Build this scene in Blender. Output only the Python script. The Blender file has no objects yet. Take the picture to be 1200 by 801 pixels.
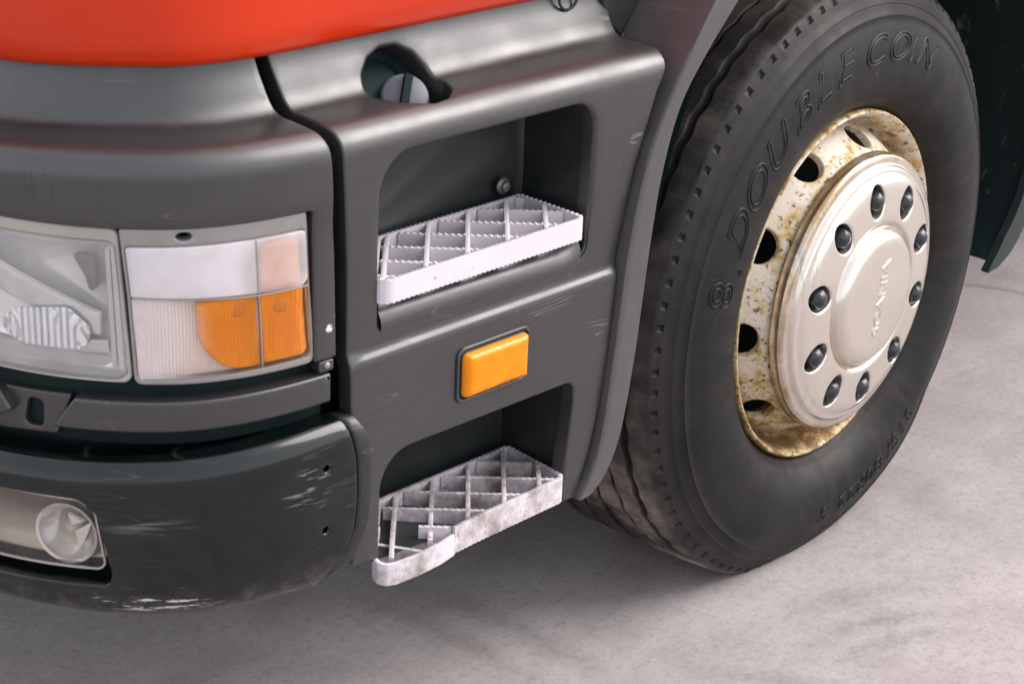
import bpy, bmesh, math, random
import numpy as np
from mathutils import Matrix, Vector
from mathutils.geometry import delaunay_2d_cdt

random.seed(7); rng = np.random.default_rng(7)
scene = bpy.context.scene
C = scene.collection
PI = math.pi

# ------------------------------------------------------------------ camera
cd = bpy.data.cameras.new('camera'); cam = bpy.data.objects.new('camera', cd); C.objects.link(cam)
cam.matrix_world = Matrix(((0.693036, 0.255808, -0.67399, -2.67563),
                           (-0.719763, 0.298075, -0.626971, -1.761877),
                           (0.040515, 0.919627, 0.390698, 1.688465), (0, 0, 0, 1)))
cd.sensor_width = 36; cd.lens = 71.283; cd.clip_start = 0.05; cd.clip_end = 500
cd.dof.use_dof = True; cd.dof.focus_distance = 3.05; cd.dof.aperture_fstop = 9.0
scene.camera = cam

# ------------------------------------------------------------------ sky and sun (overcast)
SUN_EL, SUN_AZ = math.radians(42), math.radians(326)      # azimuth of the sun, from +x towards +y
world = bpy.data.worlds.new('World'); scene.world = world; world.use_nodes = True
wn, wl = world.node_tree.nodes, world.node_tree.links
bg = wn['Background']; bg.inputs['Strength'].default_value = 0.15
sky = wn.new('ShaderNodeTexSky'); sky.sky_type = 'NISHITA'; sky.sun_disc = False
sky.sun_elevation = SUN_EL; sky.sun_rotation = PI / 2 - SUN_AZ
sky.air_density = 1.0; sky.dust_density = 3.0; sky.ozone_density = 1.0
hs = wn.new('ShaderNodeHueSaturation'); hs.inputs['Saturation'].default_value = 0.45
cloud = wn.new('ShaderNodeMix'); cloud.data_type = 'RGBA'; cloud.inputs[0].default_value = 0.55; cloud.inputs[7].default_value = (4.6, 4.6, 4.9, 1)   # even cloud cover
wl.new(sky.outputs[0], hs.inputs['Color']); wl.new(hs.outputs[0], cloud.inputs[6]); wl.new(cloud.outputs[2], bg.inputs['Color'])
sl = bpy.data.lights.new('sun', 'SUN'); sun = bpy.data.objects.new('sun', sl); C.objects.link(sun)
sl.energy = 1.25; sl.angle = math.radians(42); sl.color = (1.0, 0.93, 0.90)
sd = Vector((math.cos(SUN_EL) * math.cos(SUN_AZ), math.cos(SUN_EL) * math.sin(SUN_AZ), math.sin(SUN_EL)))
sun.rotation_euler = sd.to_track_quat('Z', 'Y').to_euler(); sun.location = sd * 20
vs = scene.view_settings
vs.view_transform = 'Standard'; vs.look = 'None'; vs.gamma = 1; vs.use_curve_mapping = False; vs.exposure = 1.25

# ------------------------------------------------------------------ node materials
class Mat:
    def __init__(s, name):
        s.m = bpy.data.materials.new(name); s.m.use_nodes = True
        s.n, s.l = s.m.node_tree.nodes, s.m.node_tree.links
        s.b = s.n['Principled BSDF']; s.out = s.n['Material Output']
        s.co = s.n.new('ShaderNodeTexCoord').outputs['Object']
    def set(s, **k):
        for a, v in k.items(): s.b.inputs[a.replace('_', ' ')].default_value = v
        return s
    def link(s, a, b): s.l.new(a, b)
    def mapping(s, scale=(1, 1, 1), rot=(0, 0, 0), loc=(0, 0, 0)):
        m = s.n.new('ShaderNodeMapping'); s.link(s.co, m.inputs[0])
        m.inputs['Scale'].default_value = scale; m.inputs['Rotation'].default_value = rot; m.inputs['Location'].default_value = loc
        return m.outputs[0]
    def noise(s, scale, detail=4, rough=.55, vec=None, dist=0):
        t = s.n.new('ShaderNodeTexNoise'); s.link(vec or s.co, t.inputs['Vector'])
        t.inputs['Scale'].default_value = scale; t.inputs['Detail'].default_value = detail
        t.inputs['Roughness'].default_value = rough; t.inputs['Distortion'].default_value = dist
        return t.outputs['Fac']
    def ramp(s, f, *stops):
        r = s.n.new('ShaderNodeValToRGB'); e = r.color_ramp.elements
        while len(e) > 1: e.remove(e[0])
        e[0].position = stops[0][0]; e[0].color = g(stops[0][1])
        for p, c in stops[1:]: e.new(p).color = g(c)
        s.link(f, r.inputs[0]); return r.outputs[0]
    def math(s, op, a, b=None, clamp=False):
        m = s.n.new('ShaderNodeMath'); m.operation = op; m.use_clamp = clamp
        for i, v in enumerate((a, b)):
            if v is None: continue
            if isinstance(v, (int, float)): m.inputs[i].default_value = v
            else: s.link(v, m.inputs[i])
        return m.outputs[0]
    def mix(s, f, a, b):
        m = s.n.new('ShaderNodeMix'); m.data_type = 'RGBA'
        for i, v in ((0, f), (6, a), (7, b)):
            if isinstance(v, (int, float)): m.inputs[i].default_value = v
            elif isinstance(v, tuple): m.inputs[i].default_value = g(v)
            else: s.link(v, m.inputs[i])
        return m.outputs[2]
    def bump(s, f, strength=.2, dist=.002, prev=None):
        b = s.n.new('ShaderNodeBump'); b.inputs['Strength'].default_value = strength; b.inputs['Distance'].default_value = dist
        s.link(f, b.inputs['Height'])
        if prev: s.link(prev, b.inputs['Normal'])
        return b.outputs[0]
    def spot(s, c, rad, soft=.35):
        d = s.n.new('ShaderNodeVectorMath'); d.operation = 'SUBTRACT'; s.link(s.co, d.inputs[0]); d.inputs[1].default_value = c
        q = s.n.new('ShaderNodeVectorMath'); q.operation = 'DIVIDE'; s.link(d.outputs[0], q.inputs[0]); q.inputs[1].default_value = rad if isinstance(rad, tuple) else (rad,) * 3
        ln = s.n.new('ShaderNodeVectorMath'); ln.operation = 'LENGTH'; s.link(q.outputs[0], ln.inputs[0])
        return s.ramp(ln.outputs['Value'], (1 - soft, 1.0), (1.0, 0.0))
    def sep(s):
        x = s.n.new('ShaderNodeSeparateXYZ'); s.link(s.co, x.inputs[0]); return x.outputs
    def lines(s, scale, rot, width=.012, thresh=.56, mscale=9):
        """thin scratches: isolines of a stretched noise, kept only in sparse patches"""
        v = s.mapping(scale, rot); f = s.noise(1.0, 0, .5, v)
        d = s.math('ABSOLUTE', s.math('SUBTRACT', f, .5))
        ln = s.ramp(d, (0, 1.0), (width, 0.0))
        k = s.ramp(s.noise(mscale, 2), (thresh, 0.0), (thresh + .05, 1.0))
        return s.math('MULTIPLY', ln, k)
def g(c): return (c, c, c, 1) if isinstance(c, (int, float)) else (*c[:3], 1)

def plastic(name, col, rough=.45, grain=.10, scr=.35, spec=.5, dust=.25):
    M = Mat(name)
    v = M.noise(7, 5); base = M.mix(v, tuple(c * .86 for c in col), tuple(c * 1.14 for c in col))
    d = M.ramp(M.noise(23, 6, .65), (.52, 0.0), (.85, dust)); base = M.mix(d, base, tuple(c * 1.9 + .01 for c in col))
    L = M.math('ADD', M.lines((3, 3, 34), (0, .5, .2), .010, .58, 7), M.lines((40, 40, 5), (.3, .2, 0), .008, .60, 11), True)
    base = M.mix(M.math('MULTIPLY', L, scr), base, (.32, .30, .29))
    M.link(base, M.b.inputs['Base Color'])
    M.link(M.ramp(M.noise(15, 5), (.3, rough - .06), (.7, rough + .08)), M.b.inputs['Roughness'])
    b = M.bump(M.noise(700, 2), grain, .0006); b = M.bump(M.noise(5, 2), .12, .004, b)
    M.link(b, M.b.inputs['Normal']); M.b.inputs['Specular IOR Level'].default_value = spec
    return M
M_panel = plastic('grey_plastic', (.0225, .0218, .0220), .35, grain=.16, scr=.14, spec=.85)
for cpt, rr in (((-1.158, -.042, .728), .007), ((-1.149, -.048, .742), .0035), ((-1.125, -.050, .728), .005), ((-1.122, -.050, .712), .004)):
    src = M_panel.b.inputs['Base Color'].links[0].from_socket
    n_ = M_panel.ramp(M_panel.noise(300, 2), (.42, 0.0), (.5, 1.0))
    M_panel.link(M_panel.mix(M_panel.math('MULTIPLY', M_panel.spot(cpt, rr), n_), src, (.75, .75, .78)), M_panel.b.inputs['Base Color'])
for cpt, rr, colr, mp in (((-.566, -.05, .905), (.012, .03, .018), (.004, .006, .006), ((8, 8, 70), (0, .9, 0))), ((-.618, -.05, .825), (.012, .03, .022), (.005, .007, .007), ((90, 8, 12), (0, .3, 0))), ((-.60, -.05, .862), (.016, .03, .010), (.30, .28, .27), ((8, 8, 120), (0, .2, 0))), ((-.66, -.05, .60), (.03, .03, .02), (.22, .20, .19), ((14, 8, 140), (0, .5, 0))), ((-.76, -.05, .655), (.05, .03, .012), (.20, .185, .18), ((10, 8, 160), (0, .12, 0)))):
    src = M_panel.b.inputs['Base Color'].links[0].from_socket
    n_ = M_panel.ramp(M_panel.math('ABSOLUTE', M_panel.math('SUBTRACT', M_panel.noise(1, 0, .5, M_panel.mapping(*mp)), .5)), (0, .9), (.035, 0.0))
    M_panel.link(M_panel.mix(M_panel.math('MULTIPLY', M_panel.spot(cpt, rr), n_), src, colr), M_panel.b.inputs['Base Color'])
# a dark gouge on the ridge
src = M_panel.b.inputs['Base Color'].links[0].from_socket
gm = M_panel.math('MULTIPLY', M_panel.spot((-1.452, .118, .935), (.03, .03, .032)), M_panel.ramp(M_panel.noise(1, 3, .6, M_panel.mapping((130, 130, 45))), (.54, 0.0), (.62, .9)))
M_panel.link(M_panel.mix(gm, src, (.006, .012, .014)), M_panel.b.inputs['Base Color'])
M_well = plastic('shade_tinted_plastic', (.018, .022, .0215), .34, scr=.08, dust=.4)  # panel plastic, darkened and teal-tinted: the wells' shade is in the colour
M_gap = plastic('shade_teal_plastic', (.004, .013, .013), .6, scr=0, spec=.2)  # dark teal base colour carries the shadow tone of gaps and cavities
M_fender = plastic('fender_plastic', (.066, .062, .064), .40, scr=.1)
M_trim = plastic('trim_plastic', (.026, .025, .026), .32, scr=.12, spec=.8)

# glossy black-green painted bumper with scuffs
M_bump = Mat('bumper_paint'); M = M_bump
v = M.mix(M.noise(6, 4), (.001, .003, .0027), (.0025, .005, .0045))
d = M.ramp(M.noise(14, 7, .7), (.50, 0.0), (.80, .12)); v = M.mix(d, v, (.07, .07, .066))
L = M.lines((5, 5, 60), (0, .12, .1), .012, .52, 9); v = M.mix(M.math('MULTIPLY', L, .10), v, (.3, .28, .27))
sc = M.math('MULTIPLY', M.spot((-1.205, -.050, .535), (.045, .05, .045), .5), M.ramp(M.noise(1, 5, .65, M.mapping((16, 16, 120), (0, .45, 0))), (.55, 0.0), (.66, .65)))
v = M.mix(sc, v, (.34, .31, .31))
sc2 = M.math('MULTIPLY', M.spot((-1.385, .02, .402), (.10, .09, .014), .4), M.ramp(M.noise(1, 5, .7, M.mapping((26, 26, 200))), (.55, 0.0), (.60, .95)))
v = M.mix(sc2, v, (.55, .53, .52))
sc3 = M.math('MULTIPLY', M.spot((-1.40, .01, .515), (.07, .07, .018), .9), M.ramp(M.noise(1, 4, .6, M.mapping((14, 14, 160))), (.48, 0.0), (.62, .35)))
v = M.mix(sc3, v, (.33, .30, .29))
lowd = M.math('MULTIPLY', M.ramp(M.sep()[2], (.36, 1.0), (.43, 0.0)), M.ramp(M.noise(40, 6, .7), (.45, 0.0), (.7, .7)))
v = M.mix(lowd, v, (.16, .13, .12))
M.link(v, M.b.inputs['Base Color'])
M.link(M.ramp(M.math('ADD', M.noise(9, 5), M.math('MULTIPLY', sc, .5)), (.35, .07), (.8, .24)), M.b.inputs['Roughness'])
M.link(M.bump(M.noise(4, 2), .15, .01), M.b.inputs['Normal']); M.set(Specular_IOR_Level=.5)

# red paint
M_red = Mat('red_paint'); M = M_red
M.link(M.mix(M.noise(3, 4), (.50, .022, .002), (.60, .036, .003)), M.b.inputs['Base Color'])
M.set(Roughness=.30, Coat_Weight=.15, Coat_Roughness=.12, Specular_IOR_Level=.3)
M.link(M.bump(M.noise(3, 1), .15, .01), M.b.inputs['Normal'])

# tyre rubber
def rubber(name, tread):
    M = Mat(name); x = M.sep()
    base = M.mix(M.noise(9, 5), (.0030, .0046, .0045), (.0062, .0068, .0067))
    base = M.mix(M.ramp(M.noise(5, 7, .65), (.45, 0.0), (.75, .45)), base, (.022, .020, .019))
    r = M.math('SQRT', M.math('ADD', M.math('MULTIPLY', x[0], x[0]), M.math('MULTIPLY', x[2], x[2])))
    band = M.ramp(r, (.30, .55), (.345, .12), (.40, .05), (.455, .15), (.4913, .55), (.5131, .35), (.5152, 1.0))
    dn = M.ramp(M.noise(20, 6, .7), (.30, .25), (.65, 1.0))
    base = M.mix(M.math('MULTIPLY', band, dn), base, M.mix(M.ramp(r, (.502, 0.0), (.5140, 1.0)), (.036, .030, .027), M.mix(M.math('SUBTRACT', 1.0, M.math('MULTIPLY', M.ramp(M.noise(7, 5, .6), (.40, .15), (.54, 1.0)), M.ramp(M.math('ADD', x[2], .6), (.16, 1.0), (.42, .42), (.75, .22)))), (.40, .325, .285), (.014, .016, .0155))))  # tread dust, also paled low down to carry ground bounce and front light
    th_ = M.math('ARCTAN2', x[2], x[0]); cv = M.n.new('ShaderNodeCombineXYZ'); M.link(M.math('MULTIPLY', th_, 16), cv.inputs[0]); M.link(M.math('MULTIPLY', r, 7), cv.inputs[1])
    st = M.math('MULTIPLY', M.ramp(M.noise(1, 5, .6, cv.outputs[0]), (.48, 0.0), (.72, .40)), M.ramp(r, (.31, .6), (.36, 1.0), (.44, .35), (.47, .1)))
    base = M.mix(st, base, (.046, .035, .030))
    L = M.lines((25, 25, 25), (0, 0, 0), .007, .62, 14); base = M.mix(M.math('MULTIPLY', L, .5), base, (.12, .11, .105))
    M.link(base, M.b.inputs['Base Color'])
    M.link(M.ramp(M.noise(12, 5), (.3, .44), (.7, .64)), M.b.inputs['Roughness'])
    b = M.bump(M.noise(260, 3), .12, .001); b = M.bump(M.noise(34, 4), .25, .003, b)
    M.link(b, M.b.inputs['Normal']); M.set(Specular_IOR_Level=.22)
    return M
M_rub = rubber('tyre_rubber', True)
M_let = Mat('raised_rubber'); M_let.set(Base_Color=g((.006, .007, .007)), Roughness=.5, Specular_IOR_Level=.3)

# rusty white rim
M_rim = Mat('rusty_white_steel'); M = M_rim; x = M.sep()
r = M.math('SQRT', M.math('ADD', M.math('MULTIPLY', x[0], x[0]), M.math('MULTIPLY', x[2], x[2])))
white = M.mix(M.noise(12, 5), (.56, .485, .39), (.66, .60, .53))
zone = M.ramp(r, (.222, 1.0), (.231, .42), (.239, .52), (.252, .12), (.268, .40), (.280, .62), (.287, .45), (.292, .25), (.30, .75))
low = M.ramp(x[2], (.38, .0), (.40, .0))
side = M.ramp(M.math('ADD', M.math('MULTIPLY', x[2], -1.6), M.math('MULTIPLY', x[1], 2.2)), (-.3, .0), (.55, .45))
n = M.noise(34, 8, .7)
f = M.math('ADD', M.math('ADD', zone, side), M.math('MULTIPLY', M.math('SUBTRACT', n, .50), 2.4), True)
col = M.mix(M.ramp(f, (.30, 0.0), (.62, .9)), white, (.46, .32, .095))
col = M.mix(M.ramp(f, (.62, 0.0), (.95, .9)), col, (.17, .075, .025))
speck = M.ramp(M.noise(130, 4, .6), (.58, 0.0), (.62, 1.0))
col = M.mix(M.math('MULTIPLY', speck, M.ramp(f, (.12, .0), (.35, .9))), col, (.085, .030, .014))
M.link(col, M.b.inputs['Base Color'])
M.link(M.ramp(f, (.2, .32), (.8, .75)), M.b.inputs['Roughness'])
M.link(M.bump(M.noise(120, 5, .7), .25, .0015), M.b.inputs['Normal'])

# cream hub cover, stainless under worn paint
M_hub = Mat('cream_hub_metal'); M = M_hub; x = M.sep()
r = M.math('SQRT', M.math('ADD', M.math('MULTIPLY', x[0], x[0]), M.math('MULTIPLY', x[2], x[2])))
col = M.mix(M.noise(8, 5), (.67, .62, .545), (.78, .735, .66))
ring = M.ramp(r, (.1165, 0.0), (.1185, .75), (.124, .75), (.128, 0.0), (.214, 0.0), (.220, .45), (.226, .35), (.231, .9))
col = M.mix(M.math('MULTIPLY', ring, M.ramp(M.noise(13, 5, .65), (.33, 0.0), (.6, 1.0))), col, (.33, .20, .08))
scr = M.ramp(M.noise(1, 4, .6, M.mapping((60, 8, 8), (0, .9, 0))), (.60, 0.0), (.72, .5))
col = M.mix(M.math('MULTIPLY', scr, M.ramp(r, (.185, 0.0), (.20, 1.0))), col, (.20, .19, .20))
M.link(col, M.b.inputs['Base Color']); M.set(Metallic=.85, Coat_Weight=.1)
M.link(M.ramp(M.noise(30, 5), (.3, .12), (.75, .26)), M.b.inputs['Roughness'])
M.link(M.bump(M.noise(9, 2), .10, .003), M.b.inputs['Normal'])
M_nut = Mat('dark_nut_cap'); M = M_nut
M.link(M.mix(M.noise(60, 4), (.006, .009, .014), (.022, .026, .034)), M.b.inputs['Base Color']); M.set(Roughness=.24)

# white painted step metal, clean and dirty
def step_metal(name, dirt):
    M = Mat(name)
    col = M.mix(M.noise(11, 5), (.55, .505, .54), (.62, .575, .61))
    n = M.noise(17, 8, .7)
    col = M.mix(M.ramp(n, (.58 - .16 * dirt, 0.0), (.80 - .16 * dirt, .25 + .65 * dirt)), col, (.22 - .06 * dirt, .185 - .06 * dirt, .16 - .06 * dirt))
    chip = M.ramp(M.noise(55, 4, .6), (.70 - .07 * dirt, 0.0), (.73 - .07 * dirt, .8))
    col = M.mix(chip, col, (.30, .25, .22))
    M.link(col, M.b.inputs['Base Color']); M.set(Roughness=.5)
    M.link(M.bump(M.noise(180, 4), .2, .001), M.b.inputs['Normal']); return M
M_step = step_metal('white_step_paint', 0.0); M_step2 = step_metal('dirty_step_paint', 1.0)

# concrete
M_con = Mat('concrete'); M = M_con
a = M.noise(.9, 6, .6); b = M.noise(5, 6, .62); c = M.noise(60, 5, .7); sw = M.noise(1, 5, .6, M.mapping((2.2, 9, 1), (0, 0, .5)), .8)
col = M.mix(M.ramp(a, (.3, 0.0), (.7, 1.0)), (.315, .280, .275), (.41, .372, .368))
col = M.mix(M.ramp(b, (.40, 0.0), (.70, .65)), col, (.22, .195, .187))
col = M.mix(M.ramp(sw, (.47, 0.0), (.66, .45)), col, (.40, .36, .352))
col = M.mix(M.ramp(c, (.30, .55), (.5, 0.0)), col, (.20, .175, .165))
col = M.mix(M.ramp(M.noise(26, 3), (.70, 0.0), (.74, .45)), col, (.15, .13, .125))
def smudge(c, r0, wdt, mask_c, mask_r, amt):
    d = M.n.new('ShaderNodeVectorMath'); d.operation = 'DISTANCE'; M.link(M.co, d.inputs[0]); d.inputs[1].default_value = c
    q = M.math('ABSOLUTE', M.math('SUBTRACT', M.math('ADD', d.outputs['Value'], M.math('MULTIPLY', M.noise(9, 3), .035)), r0))
    k = M.math('MULTIPLY', M.ramp(q, (0, .8), (wdt * 1.9, 0.0)), M.spot(mask_c, mask_r, .8))
    return M.math('MULTIPLY', k, M.ramp(M.noise(45, 4, .65), (.36, .25), (.66, amt)))
for a_ in (((-.30, -.62, 0), .42, .020, (-.16, -.25, 0), .20, .65), ((-.30, -.62, 0), .36, .014, (-.16, -.28, 0), .18, .55), ((-.30, -.62, 0), .50, .025, (-.10, -.20, 0), .22, .5), ((-.9, -.6, 0), .62, .02, (-.38, -.22, 0), .22, .45), ((-1.6, .1, 0), 1.02, .02, (-.60, .10, 0), .3, .5), ((-1.6, .1, 0), .93, .016, (-.68, .16, 0), .3, .45)):
    col = M.mix(smudge(*a_), col, (.085, .074, .071))
col = M.mix(M.ramp(M.noise(1, 6, .7, M.mapping((7, 60, 1), (0, 0, .42))), (.48, 0.0), (.78, .16)), col, (.16, .14, .135))
col = M.mix(M.ramp(M.noise(140, 3, .6), (.30, .30), (.48, 0.0)), col, (.20, .175, .168))
col = M.mix(M.ramp(M.noise(95, 4, .65), (.52, 0.0), (.70, .25)), col, (.46, .42, .41))
col = M.mix(M.ramp(M.noise(310, 2, .5), (.32, .35), (.48, 0.0)), col, (.18, .16, .155))
M.link(col, M.b.inputs['Base Color']); M.set(Roughness=.75, Specular_IOR_Level=.3)
bb = M.bump(c, .3, .002); M.link(M.bump(b, .25, .006, bb), M.b.inputs['Normal'])

def glassy(name, tint, haze_col, haze, rough=.06, hz=None):
    """clear plastic lens: sees through, reflects the sky, slightly clouded with age"""
    m = bpy.data.materials.new(name); m.use_nodes = True; n, l = m.node_tree.nodes, m.node_tree.links
    n.clear(); out = n.new('ShaderNodeOutputMaterial')
    tr = n.new('ShaderNodeBsdfTransparent'); tr.inputs[0].default_value = g(tint)
    df = n.new('ShaderNodeBsdfDiffuse'); df.inputs[0].default_value = g(haze_col)
    tl = n.new('ShaderNodeBsdfTranslucent'); tl.inputs[0].default_value = g(haze_col)
    gl = n.new('ShaderNodeBsdfGlossy'); gl.inputs['Roughness'].default_value = rough
    m0 = n.new('ShaderNodeMixShader'); m0.inputs[0].default_value = .35; l.new(df.outputs[0], m0.inputs[1]); l.new(tl.outputs[0], m0.inputs[2])
    m1 = n.new('ShaderNodeMixShader'); l.new(tr.outputs[0], m1.inputs[1]); l.new(m0.outputs[0], m1.inputs[2])
    co = n.new('ShaderNodeTexCoord'); nz = n.new('ShaderNodeTexNoise'); nz.inputs['Scale'].default_value = 22; nz.inputs['Detail'].default_value = 6
    l.new(co.outputs['Object'], nz.inputs['Vector'])
    mr = n.new('ShaderNodeMapRange'); mr.inputs[1].default_value = .3; mr.inputs[2].default_value = .75
    mr.inputs[3].default_value = max(0, haze - .07); mr.inputs[4].default_value = max(0, haze + .09)
    l.new(nz.outputs['Fac'], mr.inputs[0])
    if hz:
        d = n.new('ShaderNodeVectorMath'); d.operation = 'DISTANCE'; l.new(co.outputs['Object'], d.inputs[0]); d.inputs[1].default_value = hz[0]
        m3 = n.new('ShaderNodeMapRange'); m3.interpolation_type = 'SMOOTHSTEP'; m3.inputs[1].default_value = hz[1]; m3.inputs[2].default_value = hz[2]; m3.inputs[3].default_value = hz[3]; m3.inputs[4].default_value = 0
        l.new(d.outputs['Value'], m3.inputs[0]); ad = n.new('ShaderNodeMath'); ad.use_clamp = True; l.new(mr.outputs[0], ad.inputs[0]); l.new(m3.outputs[0], ad.inputs[1]); l.new(ad.outputs[0], m1.inputs[0])
    else: l.new(mr.outputs[0], m1.inputs[0])
    fr = n.new('ShaderNodeFresnel'); fr.inputs[0].default_value = 1.45
    m2 = n.new('ShaderNodeMixShader'); l.new(fr.outputs[0], m2.inputs[0]); l.new(m1.outputs[0], m2.inputs[1]); l.new(gl.outputs[0], m2.inputs[2])
    l.new(m2.outputs[0], out.inputs[0]); return m
M_lens = glassy('headlamp_glass', (.98, .97, .96), (.95, .93, .91), .17)
M_frost = glassy('frosted_lens', (.97, .95, .96), (.92, .88, .91), .74, hz=((-1.235, -.040, .825), .03, .062, -.38))
M_flute = glassy('fluted_lens', (.99, .97, .96), (.92, .86, .86), -.06, hz=((-1.40, .05, .75), .055, .115, .68))
M_fogl = glassy('smoked_lens', (.95, .92, .89), (.55, .51, .47), .08)
def simple(name, col, rough, metal=0., nscale=30, var=.12, **k):
    M = Mat(name); M.link(M.mix(M.noise(nscale, 4), tuple(c * (1 - var) for c in col), tuple(min(1, c * (1 + var)) for c in col)), M.b.inputs['Base Color'])
    M.set(Roughness=rough, Metallic=metal, **k); return M
M_refl = simple('lamp_reflector', (.95, .94, .93), .24, .65)
M_bucket = simple('lamp_housing_plastic', (.70, .66, .67), .5)
M_amber = simple('amber_plastic', (1.0, .33, .0), .45, 0, 60, .10, Specular_IOR_Level=.2)
M_marker = simple('marker_amber', (.76, .225, .0), .22, 0, 34, .30, Specular_IOR_Level=.35)
M_peach = simple('peach_plastic', (.95, .50, .27), .4)
M_frame = simple('lamp_frame', (.30, .29, .28), .30, .45)
M_cream = simple('yellowed_frame', (.38, .365, .32), .25, .15, 9, .35)
M_black = simple('black_rubber', (.012, .020, .020), .55)
M_knob = simple('knob_plastic', (.085, .09, .11), .45, 0, 40, .2)
M_screw = simple('dull_steel', (.22, .20, .17), .45, .6, 90, .4)
M_mud = Mat('muddy_liner'); M = M_mud
col = M.mix(M.noise(5, 5), (.007, .017, .017), (.014, .026, .025))  # teal base holds the arch's shadow tone; the mud spots come next
sp = M.ramp(M.noise(1, 5, .7, M.mapping((30, 30, 14))), (.60, 0.0), (.70, .55)); col = M.mix(sp, col, (.22, .20, .17))
M.link(col, M.b.inputs['Base Color']); M.set(Roughness=.7, Specular_IOR_Level=.25); M.link(M.bump(M.noise(40, 4), .3, .003), M.b.inputs['Normal'])

# ------------------------------------------------------------------ object helpers
def obj(name, verts, faces, mat, parent=None, smooth=True, angle=42):
    me = bpy.data.meshes.new(name); me.from_pydata([tuple(map(float, v)) for v in verts], [], [tuple(map(int, f)) for f in faces])
    bm = bmesh.new(); bm.from_mesh(me); bmesh.ops.recalc_face_normals(bm, faces=bm.faces); bm.to_mesh(me); bm.free()
    me.materials.append(mat.m if isinstance(mat, Mat) else mat)
    if smooth:
        me.polygons.foreach_set('use_smooth', [True] * len(me.polygons)); me.set_sharp_from_angle(angle=math.radians(angle))
    me.update()
    o = bpy.data.objects.new(name, me); C.objects.link(o)
    if parent: o.parent = parent
    return o
class MB:
    def __init__(s): s.v = []; s.f = []
    def add(s, v, f):
        k = len(s.v); s.v += [tuple(p) for p in v]; s.f += [tuple(i + k for i in q) for q in f]; return s
    def grid(s, A, closed_u=False, closed_v=False):
        nu, nv = A.shape[:2]; f = []
        for i in range(nu if closed_u else nu - 1):
            for j in range(nv if closed_v else nv - 1):
                a, b = i, (i + 1) % nu; c, d = j, (j + 1) % nv
                f.append((a * nv + c, b * nv + c, b * nv + d, a * nv + d))
        return s.add(A.reshape(-1, 3), f)
    def build(s, name, mat, parent=None, **k): return obj(name, s.v, s.f, mat, parent, **k)

def rounded(pts, r, n=6):
    """round the corners of a closed polygon; r one number or one per corner"""
    pts = [np.array(p, float) for p in pts]; N = len(pts); out = []
    rs = r if hasattr(r, '__len__') else [r] * N
    for i in range(N):
        p, a, b = pts[i], pts[i - 1], pts[(i + 1) % N]
        u, v = a - p, b - p; lu, lv = np.linalg.norm(u), np.linalg.norm(v); u /= lu; v /= lv
        th = math.acos(max(-1, min(1, u @ v)))
        if rs[i] <= 0 or th > 3.08: out.append(p); continue
        d = min(rs[i] / math.tan(th / 2), lu * .48, lv * .48); rr = d * math.tan(th / 2)
        c = p + (u + v) / np.linalg.norm(u + v) * rr / math.sin(th / 2)
        s0, s1 = p + u * d - c, p + v * d - c
        a0 = math.atan2(s0[1], s0[0]); da = (math.atan2(s1[1], s1[0]) - a0 + PI) % (2 * PI) - PI
        for k in range(n + 1): out.append(c + rr * np.array([math.cos(a0 + da * k / n), math.sin(a0 + da * k / n)]))
    return np.array(out)
def resample(L, h):
    out = []
    for i in range(len(L)):
        a, b = L[i], L[(i + 1) % len(L)]; n = max(1, int(math.ceil(np.linalg.norm(b - a) / h)))
        for k in range(n): out.append(a + (b - a) * k / n)
    return np.array(out)
def area(L): return .5 * np.sum(L[:, 0] * np.roll(L[:, 1], -1) - np.roll(L[:, 0], -1) * L[:, 1])
def inset(L, d):
    """move a CCW loop inwards by d (a CW loop, i.e. a hole, grows)"""
    e = np.roll(L, -1, 0) - L; e /= np.maximum(np.linalg.norm(e, axis=1), 1e-9)[:, None]
    n = np.stack([-e[:, 1], e[:, 0]], 1); p = np.roll(n, 1, 0); m = n + p
    return L + m / np.maximum((1 + (n * p).sum(1)), .35)[:, None] * d
def inside(P, L):
    x, y = P[:, 0], P[:, 1]; r = np.zeros(len(P), bool); a, b = L, np.roll(L, -1, 0)
    for (x0, y0), (x1, y1) in zip(a, b):
        if y0 == y1: continue
        r ^= ((y0 > y) != (y1 > y)) & (x < (x1 - x0) * (y - y0) / (y1 - y0) + x0)
    return r
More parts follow.
